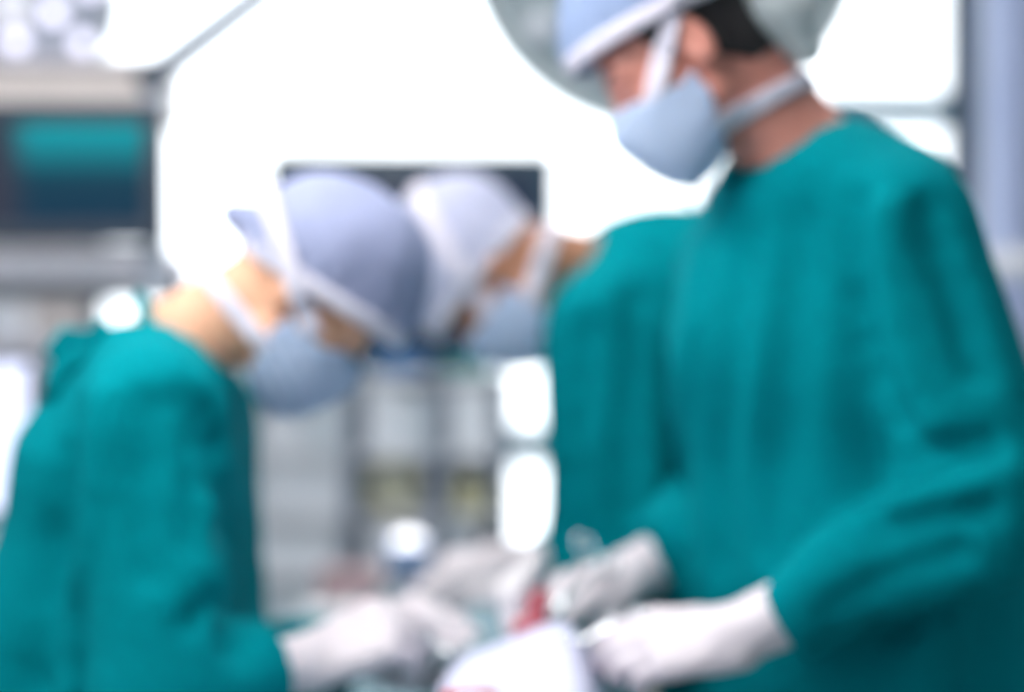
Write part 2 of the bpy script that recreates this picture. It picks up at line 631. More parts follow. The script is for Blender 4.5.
added_win = empty('added_key_window', (RX0 - .05, (LY0 + LY1) / 2, LZ0), kind='structure', label='added unseen side window with frosted panes, lighting the gowns from the left')  # added out of view as a key light from the left front
f2 = MB().box(RX0 - .08, RX0 + .02, LY0, LY1, LZ0, LZ0 + .04, .004).box(RX0 - .08, RX0 + .02, LY0, LY1, LZ1 - .04, LZ1, .004)
f2.box(RX0 - .08, RX0 + .02, LY0, LY0 + .04, LZ0 + .04, LZ1 - .04, .004).box(RX0 - .08, RX0 + .02, LY1 - .04, LY1, LZ0 + .04, LZ1 - .04, .004)
f2.build('window_frame', M['frame'], added_win)
ym = (LY0 + LY1) / 2
MB().box(RX0 - .07, RX0 + .01, ym - .018, ym + .018, LZ0 + .04, LZ1 - .04, .003).build('mullion', M['frame'], added_win)
for a, b in ((LY0 + .04, ym - .018), (ym + .018, LY1 - .04)):
    MB().box(RX0 - .04, RX0 - .03, a, b, LZ0 + .04, LZ1 - .04).build('pane', M['pane'], added_win)

# ceiling light panels added above the frame to brighten the gowns and rack
k = 0
for (x, y) in ((-1.3, .6), (-1.3, 2.2), (.5, 2.2), (-.5, 2.95), (.5, 3.8)):
    t = empty('added_ceiling_light', (x, y, RZ - .06), 'added unseen square white ceiling light panel with a lit diffuser', 'ceiling light', 'added ceiling light panels')
    f = MB()
    f.box(x - .33, x + .33, y - .33, y - .30, RZ - .05, RZ, .004).box(x - .33, x + .33, y + .30, y + .33, RZ - .05, RZ, .004)
    f.box(x - .33, x - .30, y - .30, y + .30, RZ - .05, RZ, .004).box(x + .30, x + .33, y - .30, y + .30, RZ - .05, RZ, .004)
    f.build('frame', M['white'], t)
    MB().box(x - .30, x + .30, y - .30, y + .30, RZ - .035, RZ - .02).build('diffuser', M['panel'], t)


# ================================================================== PEOPLE
def head_sdf(p, ears=True):
    q = p.copy()
    q[..., 1] = np.abs(q[..., 1])
    d = ell(q, (-.006, 0, .055), (.098, .077, .087))
    d = smin(d, ell(q, (.040, 0, -.022), (.056, .060, .080)), .03)
    d = smin(d, rc(q, (.012, .047, -.052), (.076, .012, -.092), .019, .019), .025)
    d = smin(d, rc(q, (.086, .012, .030), (.076, .048, .030), .010, .010), .02)     # brow
    d = smin(d, rc(q, (.060, .048, -.012), (.035, .06, -.008), .012, .010), .02)    # cheek bone
    d = smax(d, -ell(q, (.103, .032, .012), (.014, .017, .011)), .012)              # eye socket
    d = smin(d, ell(q, (.082, .031, .012), (.012, .014, .011)), .006)
    d = smin(d, rc(q, (.094, 0, .016), (.112, 0, -.024), .008, .012), .012)         # nose
    d = smin(d, ell(q, (.102, .012, -.028), (.010, .008, .008)), .008)
    d = smin(d, rc(q, (.094, 0, -.052), (.084, .022, -.056), .006, .004), .008)     # lips
    d = smin(d, rc(q, (.093, 0, -.063), (.083, .020, -.061), .007, .004), .008)
    d = smax(d, -rc(q, (.104, 0, -.0575), (.088, .024, -.058), .003, .002), .004)
    if ears:
        e = ell(q, (-.006, .080, .004), (.019, .009, .033))
        e = smax(e, -ell(q, (.0, .090, .006), (.010, .007, .018)), .006)
        d = smin(d, e, .008)
    return d


def unit(v):
    v = np.asarray(v, float)
    return v / np.linalg.norm(v)


HAND = {  # finger: (knuckle xy, phalange lengths, radius)
    'index': ((.088, .027), (.044, .026, .021), .0095),
    'middle': ((.092, .006), (.049, .030, .022), .0098),
    'ring': ((.087, -.014), (.045, .028, .021), .0092),
    'little': ((.078, -.032), (.034, .021, .018), .0080)}


def hand_caps(o, fwd, dors, side, curls, thumb, grow=0.0, spread=0.0, scale=1.0, arm=None):
    """capsules of a hand: o wrist, fwd towards the fingers, dors out of the back of the hand, side +1 right hand"""
    fwd = unit(fwd)
    dors = unit(np.asarray(dors) - fwd * np.dot(dors, fwd))
    lat = np.cross(dors, fwd) * side
    T = lambda x, y, z: np.asarray(o) + scale * (fwd * x + lat * y + dors * z)
    out = []
    out.append((T(-.05, .0, 0) if arm is None else np.asarray(o) - unit(arm) * .068, T(.012, 0, 0), .026 + grow, .025 + grow, .02))
    for i, (nm, (kn, ln, r)) in enumerate(HAND.items()):
        y0 = kn[1] * .55
        out.append((T(.0, y0, 0), T(kn[0], kn[1], .002), .0165 + grow, .0125 + grow, .012))
        a = 0.0
        p = np.array((kn[0], kn[1], .002))
        sp = spread * (1.2 - i * .8)
        for j, (L, c) in enumerate(zip(ln, curls[i])):
            a += math.radians(c)
            q = p + L * np.array((math.cos(a) * math.cos(sp), math.sin(sp) * math.cos(a), -math.sin(a)))
            rr = r * (1.05 - .09 * j)
            out.append((T(*p), T(*q), rr + grow, rr * .93 + grow, .003))
            p = q
    th = [np.array((.022, .022, -.006)), np.array(thumb[0]), np.array(thumb[1]), np.array(thumb[2])]
    rs = [.016, .0125, .0112, .0095]
    for j in range(3):
        out.append((T(*th[j]), T(*th[j + 1]), rs[j] + grow, rs[j + 1] + grow, .008 if j == 0 else .003))
    return out


THUMB_OPEN = ((.050, .046, -.012), (.078, .056, -.022), (.100, .056, -.032))
THUMB_PINCH = ((.050, .040, -.026), (.080, .040, -.042), (.104, .030, -.050))
GRIP = ((38, 38, 22), (42, 42, 25), (48, 45, 28), (52, 45, 28))
SOFT = ((22, 24, 14), (26, 28, 16), (30, 30, 18), (34, 30, 18))


def build_person(P):
    neck = np.asarray(P['neck'], float)
    pel = np.asarray(P['pelvis'], float)
    root = empty('person', (pel[0], pel[1], 0), P['label'], 'person')
    # head frame
    yaw = unit(P['face'])
    th = math.radians(P['pitch'])
    z = np.array((0, 0, 1.0))
    fwd = yaw * math.cos(th) - z * math.sin(th)
    up = yaw * math.sin(th) + z * math.cos(th)
    left = np.cross(up, fwd)
    if P.get('roll'):
        r = math.radians(P['roll'])
        left, up = left * math.cos(r) + up * math.sin(r), up * math.cos(r) - left * math.sin(r)
    ho = np.asarray(P['ear'], float)
    Hm = np.stack((fwd, left, up), 1).astype(np.float32)      # columns: local axes
    hs = P.get('hscale', 1.0)
    to_w = lambda V: ho + hs * (V @ Hm.T.astype(float))
    to_l = lambda X: ((X - ho.astype(np.float32)) @ Hm) / hs
    L = lambda x, y, zz: ho + hs * (x * fwd + y * left + zz * up)
    nk0 = L(-.028, 0, -.015)
    neck_l = (neck - ho) @ Hm.astype(float) / hs
    sh = [np.asarray(s, float) for s in P['shoulders']]       # near, far
    el = [np.asarray(s, float) for s in P['elbows']]
    wr = [np.asarray(s, float) for s in P['wrists']]
    u = unit(sh[0] - sh[1])
    spine = [np.asarray(s, float) for s in P['spine']]        # chest, waist
    # ---- body, one continuous surface
    pts = np.array([ho + .14, ho - .14, *sh, *el, *wr, neck, pel])
    lo, hi = pts.min(0) - .22, pts.max(0) + .22
    for s in P['hands']:
        pass
    lo[2] = 0.0
    B = Field(lo, hi, .0062)
    B.union(lambda X: head_sdf(to_l(X)) * hs, ho - .16, ho + .16, .01)
    B.cap(nk0, neck, P.get('neck_r', (.054, .060))[0], P.get('neck_r', (.054, .060))[1], .03)
    f0 = unit(np.cross(u, unit(neck - spine[0])))
    B.flat(neck - .05 * unit(neck - spine[0]), spine[0], .09, .125, .055, .075, u, f0, .05)
    B.flat(spine[0], spine[1], .125, .12, .075, .075, u, f0, .05)
    B.flat(spine[1], pel, .12, .14, .075, .09, u, f0, .05)
    for i in (0, 1):
        B.cap(neck * .75 + spine[0] * .25, sh[i] * .8 + spine[0] * .2, .040, .034, .04)
        B.cap(sh[i] * .8 + spine[0] * .2, sh[i], .034, .034, .03)
        B.cap(sh[i], el[i], .036, .034, .03)
        B.cap(el[i], wr[i], .034, .025, .02)
        h = P['hands'][i]
        for a, b, ra, rb, k in hand_caps(wr[i], h['fwd'], h['dors'], h['side'], h['curl'], h['thumb'], -.001, h.get('spread', 0), h.get('scale', 1.0), arm=wr[i] - el[i]):
            B.cap(a, b, ra, rb, k)
    uu = unit((u[0], u[1], 0))
    ff = unit(np.cross(z, uu))
    if np.dot(ff, yaw) < 0:
        ff = -ff
    feet = []
    for s in (-1, 1):
        hip = pel + uu * .085 * s
        kn = np.array((pel[0], pel[1], .50)) + uu * .095 * s + ff * .02
        an = np.array((pel[0], pel[1], .09)) + uu * .10 * s - ff * .01
        toe = an + ff * .15 - z * .05
        B.cap(hip, kn, .085, .055, .04)
        B.cap(kn, an, .055, .036, .03)
        B.cap(an - z * .03, toe, .038, .03, .03)
        feet.append((hip, kn, an, toe))
    sdf_obj(B, 'body', P['skin'], root, smooth_it=0, label=P.get('skin_label'))
    # ---- face details and hair
    for s in (-1, 1):
        c = L(.0820, .031 * s, .012)
        MB().lathe([(.0, -.0115), (.007, -.009), (.011, -.003), (.011, .003), (.0085, .0078), (.0, .0115)], c, fwd, 16).build('eye', M['eye'], root, True)
        nd = MB().tube([L(.083, .050 * s, .034), L(.090, .034 * s, .040), L(.096, .014 * s, .034)], [.003, .0045, .003], 8)
        nd.build('eyebrow', P['hair'], root, True)
    x0c, z0c, x1c, z1c = P['cap_line']
    nrm = unit((-(z1c - z0c), 0, x1c - x0c)).astype(np.float32)

    def cap_plane(p):        # > 0 above the cap's edge
        return (p - np.array((x0c, 0, z0c), np.float32)) @ nrm
    hl = P.get('hairline', -.035)

    hn = lambda p: smin(head_sdf(p), rc(p, (-.028, 0, -.015), neck_l, *P.get('neck_r', (.054, .060))), .03)

    def fhair(p):
        q = p.copy()
        q[..., 1] = np.abs(q[..., 1])
        d = np.minimum(ell(q, (-.006, 0, .055), (.104, .083, .093)), hn(p) - .004)
        low = hl + np.clip(p[..., 0] + .05, 0, 1) * .95 + np.clip(p[..., 0] - .035, 0, 1) * 3.0
        d = smax(d, (low - p[..., 2]), .006)
        d = smax(d, cap_plane(p) - .012, .004)
        return smax(d, -ell(q, (-.004, .084, .004), (.021, .03, .035)), .004)
    H = Field((-.13, -.11, -.10), (.13, .11, .16), .0042)
    H.apply(lambda p, d: fhair(p))
    sdf_obj(H, 'hair', P['hair'], root, to_w)
    # ---- cap
    cr = P.get('cap_r', (.114, .094, .102))
    cc = P.get('cap_c', (-.008, 0, .060))
    rnd = P['seed']

    def fcap(p):
        d = ell(p, cc, cr)
        x, y, zz = p[..., 0], p[..., 1], p[..., 2]
        d = d + .0018 * np.sin(70 * x + 30 * zz + rnd) * np.sin(50 * y + 3 * rnd) + .0035 * np.sin(26 * zz - 34 * x + rnd)
        d = d + .0022 * np.sin(22 * np.arctan2(y, x) + rnd) * np.exp(-np.clip(cap_plane(p), 0, 1) / .03)
        d = smax(d, -cap_plane(p), .008)
        return smax(d, -ell(p, (-.006, 0, .055), (.1005, .0795, .0895)), .003)
    C = Field((-.17, -.14, -.09), (.17, .14, .20), .004)
    C.apply(lambda p, d: fcap(p))
    cap_o = sdf_obj(C, 'surgical_cap', P['cap_mat'], root, to_w)
    bw = P.get('band', .011)

    def fband(p):
        d = ell(p, cc, np.array(cr) + .0035)
        d = smax(d, np.abs(cap_plane(p) - .004) - bw, .004)
        return smax(d, -ell(p, cc, np.array(cr) - .006), .003)
    C = Field((-.17, -.14, -.09), (.17, .14, .20), .004)
    C.apply(lambda p, d: fband(p))
    sdf_obj(C, 'band', M['strap'], cap_o, to_w, label='white tape band along the cap edge')
    if P.get('tail'):
        C = Field((-.22, -.12, -.14), (.05, .12, .16), .0045)
        for (a, b, ra, rb) in P['tail']:
            C.cap(a, b, ra, rb, .03)
        C.apply(lambda p, d: d + .003 * np.sin(60 * p[..., 2] + 40 * p[..., 1]) * np.sin(45 * p[..., 0] + 2))
        sdf_obj(C, 'cap_tail', P.get('tail_mat', P['cap_mat']), cap_o, to_w, label='gathered gauze end of the cap at the nape')

    # ---- mask with pleats and two tie straps
    def fmask(p):
        q = p.copy()
        x, y, zz = p[..., 0], np.abs(p[..., 1]), p[..., 2]
        d = head_sdf(q, False) - .005
        d = smin(d, ell(p, (.066, 0, -.048), (.060, .058, .066)), .03)
        d = d + .0016 * np.sin((zz + .25 * x) * 2 * math.pi / .018)
        top = .004 - (y / .06) ** 2 * .016
        d = smax(d, zz - top, .004)
        d = smax(d, (.012 + .35 * np.maximum(-zz - .05, 0)) - x, .006)
        d = smax(d, -.125 - zz, .006)
        return smax(d, -(head_sdf(q, False) - .0012), .002)
    K = Field((-.02, -.09, -.15), (.15, .09, .03), .0036)
    K.apply(lambda p, d: fmask(p))
    mask_o = sdf_obj(K, 'face_mask', M['mask'], root, to_w)


    def strap(a, b, w, clip):
        n = unit((-(b[1] - a[1]), 0, b[0] - a[0])).astype(np.float32)
        t = unit((b[0] - a[0], 0, b[1] - a[1])).astype(np.float32)

        def fn(p):
            pl = (p - np.array((a[0], 0, a[1]), np.float32)) @ n
            al = (p - np.array((a[0], 0, a[1]), np.float32)) @ t
            d = hn(p)
            base = ell(p, cc, np.array(cr) + .001)
            dd = np.minimum(d, np.where(cap_plane(p) > -.004, base, 9.0))
            s = np.abs(dd - .003) - .0032
            s = smax(s, np.abs(pl) - w, .002)
            return smax(s, -al + clip, .002)
        Z = Field((-.17, -.14, -.15), (.15, .14, .20), .0036)
        Z.apply(lambda p, d: fn(p))
        return sdf_obj(Z, 'strap', M['strap'], mask_o, to_w, label='white tie strap of the mask')
    for (a, b, w, clip) in P.get('straps', (((.050, -.012), (-.005, .14), .0095, -.004), ((.030, -.062), (-.10, -.012), .0095, -.012))):
        strap(a, b, w, clip)

    # ---- gloves
    for i in (0, 1):
        h = P['hands'][i]
        caps = hand_caps(wr[i], h['fwd'], h['dors'], h['side'], h['curl'], h['thumb'], .0034, h.get('spread', 0), h.get('scale', 1.0), arm=wr[i] - el[i])
        A = np.array([c[0] for c in caps] + [c[1] for c in caps])
        G = Field(A.min(0) - .045, A.max(0) + .03, .0034)
        fu = unit(wr[i] - el[i])
        for n_, (a, b, ra, rb, k_) in enumerate(caps):
            G.cap(a, b, ra + (.009 if n_ == 0 else 0), rb + (.004 if n_ == 0 else 0), k_, cut=((a, -fu) if n_ == 0 else None))
        G.apply(lambda p, d: d + .0008 * np.sin(160 * (p[..., 0] - p[..., 2])) * np.sin(110 * p[..., 1] + 90 * p[..., 2]))
        g = sdf_obj(G, 'glove', M['glove'], root)
        fu_c = wr[i] - .066 * fu
        MB().tube([fu_c - fu * .004, fu_c, fu_c + fu * .004], [.036, .0385, .036], 24).build('glove_cuff', M['glove'], g, True)

    # ---- gown
    hem = P.get('hem', .34)
    pts = np.array([*sh, *el, *wr, neck, pel])
    lo, hi = pts.min(0) - .24, pts.max(0) + .24
    lo[2] = hem - .02
    hi[2] = max(neck[2], sh[0][2], sh[1][2]) + .16
    G = Field(lo, hi, .0085)
    fr = P.get('fr', 1.0)
    f1 = unit(np.cross(u, unit(spine[0] - spine[1])))
    wd = P.get('torso', ((.125, .08), (.185, .145), (.195, .165), (.215, .19), (.26, .23)))
    a0 = neck - .045 * unit(neck - spine[0])
    chain = [a0, spine[0], spine[1], pel, np.array((pel[0], pel[1], hem - .15))]
    fz = unit(np.cross(u, z))
    for i in range(4):
        G.flat(chain[i], chain[i + 1], wd[i][0], wd[i + 1][0], wd[i][1], wd[i + 1][1], u, f1 if i < 2 else fz, .06)
    sr = P.get('sleeve', (.072, .080, .076, .056))
    for i in (0, 1):
        G.cap(a0, sh[i], P.get('trap', .060), .066, .06)
        G.cap(sh[i], el[i], sr[0], sr[1], P.get('sleeve_k', .03))
        fdir = unit(wr[i] - el[i])
        ce = wr[i] - fdir * P.get('cuff_gap', (.06, .06))[i]
        G.cap(el[i], ce + fdir * .05, sr[2], sr[3], .03, cut=(ce, fdir))
        # sleeve drag folds across the elbow
        for q in range(3):
            t = .25 + .25 * q
            c0 = el[i] + (ce - el[i]) * t
            per = unit(np.cross(fdir, (0.3, -1, .2)))
            G.crease(c0 - per * .08 + fdir * .03, c0 + per * .08 - fdir * .02, .014, .006)
        ud = unit(el[i] - sh[i])
        for q in range(3):
            c0 = sh[i] + (el[i] - sh[i]) * (.55 + .17 * q)
            per = unit(np.cross(ud, (.1, -1, .1)))
            G.crease(c0 - per * .09 - ud * .03, c0 + per * .09 + ud * .03, .016, .007 * P.get('elbow', 1.0))
    for (a, b, ra, rb) in P.get('extra', ()):
        G.cap(a, b, ra, rb, .06)
    for (pl, w, dep) in P.get('folds', ()):
        G.fold(pl, w, dep * P.get('fold_k', 2.4))

    def drape(p, d):
        x, y, zz = p[..., 0], p[..., 1], p[..., 2]
        ca = (p - np.asarray(pel, np.float32)) @ u.astype(np.float32)
        cf = (p - np.asarray(pel, np.float32)) @ fz.astype(np.float32)
        ang = np.arctan2(cf, ca)
        amp = np.clip((neck[2] - .12 - zz) / .5, 0, 1)
        w = np.sin(9 * ang + 1.3 * np.sin(6 * zz + rnd) + rnd) + .6 * np.sin(15 * ang + 4 * zz + 2 * rnd)
        d = d + .007 * amp * w
        d = d + .0018 * np.sin(21 * x + 9 * zz + rnd) * np.sin(17 * y - 11 * zz + 2 * rnd)
        d = smax(d, hem - zz, .004)
        # neck opening
        nd = rc(p, nk0 + (nk0 - neck) * .2, neck, .063, .069)
        return smax(d, -nd, .008)
    G.apply(drape)
    g = sdf_obj(G, 'gown', M['gown'], root, smooth_it=1)
    # neckband lying around the neck opening
    ax = unit(nk0 - neck)
    cen = neck + ax * P.get('band_up', .0)
    s1 = unit(np.cross(ax, u))
    s2 = np.cross(ax, s1)
    ring = [cen + .074 * (s1 * math.cos(t) + s2 * math.sin(t)) + ax * .006 * math.sin(2 * t) for t in np.linspace(0, 2 * math.pi, 33)]
    MB().tube(ring, .0085, 10).build('neckband', P.get('neckband', M['gown']), g, True)
    for tie in P.get('ties', ()):
        MB().tube(tie[0], tie[1], 10).build('tie', P.get('tie_mat', M['gown']), g, True)
    # ---- trousers and clogs under the hem
    T = Field((pel[0] - .34, pel[1] - .34, .06), (pel[0] + .34, pel[1] + .34, pel[2] + .14), .011)
    for hip, kn, an, toe in feet:
        T.cap(hip, kn, .105, .078, .05)
        T.cap(kn, an + z * .02, .078, .062, .03, cut=(an, -z))
    sdf_obj(T, 'trousers', M['scrub'], root)
    for hip, kn, an, toe in feet:
        A = np.array((an, toe))
        Q = Field(A.min(0) - .12, A.max(0) + .10, .006)
        he = np.array((an[0], an[1], .045)) - ff * .03
        tt = np.array((toe[0], toe[1], .04)) + ff * .015
        Q.cap(he, tt, .044, .042, .02)
        Q.cap(an - z * .03, an - z * .02, .046, .046, .03)
        Q.apply(lambda p, d: smax(d, -p[..., 2], .006))
        sdf_obj(Q, 'clog', M['shoe'], root)
    return root


# ---- the tall surgeon, facing the table, seen from his left
A_sh = (at(905, 230, 1.99), at(742, 268, 2.30))
A_el = (at(990, 505, 1.93), at(770, 500, 2.42))
A_wr = (at(738, 638, 1.98), at(628, 578, 2.26))
A_neck = at(800, 156, 2.12)
A_spine = (at(812, 330, 2.17), at(850, 560, 2.22))
A_pel = at(872, 700, 2.24)
build_person(dict(
    label='surgeon in teal gown with head bowed, standing tall under the round lamp',
    neck=A_neck, pelvis=A_pel, ear=at(692, 58, 2.08), face=(-1, .08, 0), pitch=38, skin=M['skin_rosy'],
    hair=M['hair'], seed=1.0, shoulders=A_sh, elbows=A_el, wrists=A_wr, spine=A_spine, neck_r=(.056, .066),
    cap_line=(-.046, .040, .128, .076), cap_mat=M['cap_blue'], cap_r=(.120, .096, .108), cap_c=(.0, 0, .070),
    tail=(((-.085, 0, .04), (-.108, 0, -.02), .040, .036), ((-.108, 0, -.02), (-.112, 0, -.075), .036, .018)), tail_mat=M['capback'],
    straps=(((.070, -.018), (-.03, .068), .0125, -.004), ((.030, -.084), (-.08, -.100), .0115, -.012)),
    hairline=-.052, trap=.066, extra=((at(850, 172, 2.17), at(912, 195, 2.07), .050, .050),),
    hands=(dict(fwd=(-.97, .16, -.08), dors=(.05, -.80, .60), side=-1, curl=SOFT, thumb=THUMB_PINCH),
           dict(fwd=(-.92, -.05, -.36), dors=(-.25, -.55, .75), side=1, curl=GRIP, thumb=THUMB_PINCH)),
    cuff_gap=(.052, .045),
    torso=((.13, .08), (.185, .15), (.22, .172), (.235, .185), (.245, .20)), band_up=-.012,
    sleeve=(.078, .088, .080, .058),
    neckband=M['gown'],
    folds=(
        ([(848, 205), (856, 300), (876, 375), (905, 440)], .018, .026),
        ([(885, 215), (890, 300), (905, 370), (930, 425)], .022, -.007),
        ([(930, 210), (952, 290), (975, 370)], .018, .010),
        
        ([(915, 462), (945, 452), (985, 446)], .014, .026),
        ([(900, 505), (1000, 482)], .018, -.012),
        ([(880, 530), (985, 505)], .014, .012),
        ([(745, 240), (725, 400), (715, 560)], .022, .010),
        ([(700, 250), (676, 420), (668, 560)], .020, -.008),
        ([(800, 230), (780, 420), (765, 560)], .030, .010),
        ([(830, 612), (900, 570), (960, 552)], .013, .010),
        ([(830, 645), (900, 628), (980, 590)], .013, .010),
    )))

# ---- the surgeon bent low over the left side of the table
L_sh = (at(152, 420, 2.03), at(190, 420, 2.36))
L_el = (at(165, 700, 1.98), at(215, 705, 2.42))
L_wr = (at(306, 664, 2.10), at(350, 650, 2.22))
L_neck = at(172, 350, 2.20)
L_spine = (at(134, 470, 2.20), at(108, 620, 2.22))
build_person(dict(
    label='surgeon in teal gown and lavender cap bending forward beside the dark hanging monitor',
    neck=L_neck, pelvis=at(118, 720, 2.24), ear=at(296, 296, 2.20), face=(1, .06, 0), pitch=48, skin=M['skin_fair'],
    hair=M['hair_brown'], seed=2.3, shoulders=L_sh, elbows=L_el, wrists=L_wr, spine=L_spine,
    cap_line=(-.10, -.010, .13, .055), cap_mat=M['cap'], cap_r=(.124, .100, .110), cap_c=(.006, 0, .062),
    tail=(((-.100, 0, .02), (-.125, 0, .012), .030, .018),),
    straps=(((.052, -.014), (-.126, .062), .0125, -.004), ((.018, -.066), (-.10, -.060), .0115, -.012)),
    hands=(dict(scale=1.14, fwd=(.84, .25, .36), dors=(-.35, -.70, .60), side=1, curl=GRIP, thumb=THUMB_PINCH),
           dict(scale=1.14, fwd=(.88, -.12, .30), dors=(-.30, -.65, .65), side=-1, curl=GRIP, thumb=THUMB_PINCH)),
    cuff_gap=(.052, .05), hairline=.0, fold_k=2.0, sleeve_k=.05, elbow=.45,
    torso=((.11, .080), (.165, .130), (.17, .145), (.19, .165), (.23, .20)),
    sleeve=(.082, .085, .076, .062),
    neckband=M['gown'],
    ties=(([at(84, 338, 2.16), at(66, 335, 2.14), at(52, 352, 2.13), at(66, 366, 2.12), at(84, 345, 2.15)], .011),
          ([at(80, 342, 2.16), at(58, 372, 2.12), at(50, 400, 2.10)], [.010, .012, .009]),
          ([at(82, 342, 2.16), at(104, 326, 2.17), at(118, 336, 2.16), at(90, 350, 2.15)], .010)),
    folds=(
        ([(68, 410), (62, 500), (50, 600), (40, 690)], .022, .016),
        ([(100, 400), (92, 500), (76, 600), (70, 690)], .020, -.008),
        ([(150, 410), (145, 500), (150, 570)], .020, .010),
        ([(212, 420), (226, 480), (234, 560), (236, 640)], .020, .028),
        ([(185, 400), (195, 470), (192, 540)], .018, .010),
        ([(215, 600), (190, 625)], .013, .008),
    )))

# ---- the surgeon behind, bent over from the other side
cd = .14
C_sh = (at(604, 332, 2.46 + cd), at(640, 360, 2.78 + cd))
C_el = (at(612, 560, 2.42 + cd), at(645, 575, 2.78 + cd))
C_wr = (at(526, 574, 2.46 + cd), at(505, 562, 2.62 + cd))
C_neck = at(606, 276, 2.60 + cd)
build_person(dict(
    label='surgeon with tan skin and pale cap bent over behind the tall surgeon',
    neck=C_neck, pelvis=at(775, 640, 2.66 + cd), ear=at(498, 272, 2.50 + cd), face=(-1, .12, 0), pitch=69, skin=M['skin_tan'],
    hair=M['hair'], seed=4.1, shoulders=C_sh, elbows=C_el, wrists=C_wr, spine=(at(672, 308, 2.62 + cd), at(735, 500, 2.64 + cd)),
    cap_line=(-.10, -.02, .125, .050), cap_mat=M['cap_pale'], cap_r=(.122, .098, .112), cap_c=(.0, 0, .064),
    straps=(((.060, -.018), (-.02, .085), .0125, -.004), ((.018, -.066), (-.10, -.052), .0125, -.012)),
    hands=(dict(fwd=(-.90, -.18, -.26), dors=(-.20, -.75, .60), side=-1, curl=SOFT, thumb=THUMB_PINCH),
           dict(fwd=(-.90, -.25, -.15), dors=(-.20, -.45, .85), side=1, curl=SOFT, thumb=THUMB_OPEN)),
    torso=((.125, .09), (.18, .155), (.19, .165), (.20, .17), (.22, .19)),
    sleeve=(.090, .088, .070, .054), trap=.07, hairline=-.012,
    neckband=M['cap_pale'],
    folds=(([(588, 330), (576, 440), (580, 540)], .022, .016),
           ([(640, 300), (628, 430), (618, 540)], .024, .016))))

# ================================================================== OPERATING TABLE
TX, TZ = -.05, .86
t = empty('operating_table', (TX, 2.55, 0), 'steel operating table between the surgeons', 'table')
MB().box(TX - .18, TX + .18, 2.2, 2.85, 0, .09, .03).build('base', M['steel'], t)
MB().box(TX - .09, TX + .09, 2.44, 2.66, .09, .70, .02).build('column', M['steel'], t)
MB().box(TX - .20, TX + .20, 1.72, 3.3, .70, .75, .01).build('tabletop', M['steel'], t)
MB().box(TX - .19, TX + .19, 1.74, 3.28, .75, .80, .02).build('mattress', M['dark'], t)
for s in (-1, 1):
    MB().box(TX + s * .208 - .006, TX + s * .208 + .006, 1.9, 3.1, .71, .74, .003).build('side_rail', M['chrome'], t)


def cloth(name, x0, x1, y0, y1, hfun, drop, m, nx=60, ny=70, **kw):
    """cloth sheet lying over hfun(x, y), with thickness"""
    V, F = [], []
    for s in (0, 1):
        for j in range(ny + 1):
            for i in range(nx + 1):
                x = x0 + (x1 - x0) * i / nx
                y = y0 + (y1 - y0) * j / ny
                V.append((x, y, hfun(x, y) - .004 * s))
    n = (nx + 1) * (ny + 1)
    for j in range(ny):
        for i in range(nx):
            a = j * (nx + 1) + i
            q = (a, a + 1, a + nx + 2, a + nx + 1)
            F.append(q)
            F.append(tuple(v + n for v in q[::-1]))
    edge = [i for i in range(nx + 1)] + [j * (nx + 1) + nx for j in range(1, ny + 1)] + \
           [ny * (nx + 1) + i for i in range(nx - 1, -1, -1)] + [j * (nx + 1) for j in range(ny - 1, 0, -1)]
    for q in range(len(edge)):
        a, b = edge[q], edge[(q + 1) % len(edge)]
        F.append((b, a, a + n, b + n))
    return mesh_obj(name, V, F, m, None, True, **kw)


def hbody(x, y):
    """surface of a draped lying body on the table"""
    w = math.exp(-((x - .005) / .098) ** 6)
    h = .815 + .105 * w + .012 * math.sin(9 * y + 14 * x) * w
    ex = abs(x - TX)
    if ex > .222:
        h = .815 - (ex - .222) * 14.0
    for e in (1.68 - y, y - 3.31):
        if e > 0:
            h -= e * (h - .45) / .06
    h += .006 * math.sin(23 * x + 3 * math.sin(7 * y)) * math.sin(11 * y)
    return h


cloth('surgical_drape', TX - .245, TX + .245, 1.62, 3.37, hbody, 0, M['drape'], 80, 150,
      label='grey teal surgical drape spread over the operating table', cat='drape')
cloth('sterile_towel', -.085, .125, 1.69, 2.12, lambda x, y: hbody(x, y) + .010 + .006 * math.sin(30 * x + 9 * y) + .014 * math.exp(-((y - 2.08) / .05) ** 2), 0, M['towel'], 50, 40,
      label='bright white sterile towel on the drape under the gloved hands', cat='towel')
wz = np.array((-.044, 1.825, .916))
w = empty('open_wound', wz - np.array((0, 0, .01)), 'pink open wound on the white towel', 'wound')
Q = Field(wz - .09, wz + .09, .0035)
Q.cap(wz + (-.024, 0, 0), wz + (.024, .0, 0), .011, .011, .01)
Q.cap(wz + (-.02, .02, .002), wz + (.02, .022, .002), .010, .010, .01)
sdf_obj(Q, 'tissue', M['tissue'], w)
Q = Field(wz - .09, wz + .09, .0035)
Q.cap(wz + (-.022, .002, .008), wz + (.024, .004, .008), .008, .007, .006)
sdf_obj(Q, 'blood', M['blood'], w)
cloth('teal_towel', .03, .155, 2.13, 2.45, lambda x, y: hbody(x, y) + .008 + .004 * math.sin(40 * x + 12 * y), 0, M['gown'], 24, 40,
      label='dark teal towel along the drape edge under the tall surgeon hands', cat='towel')

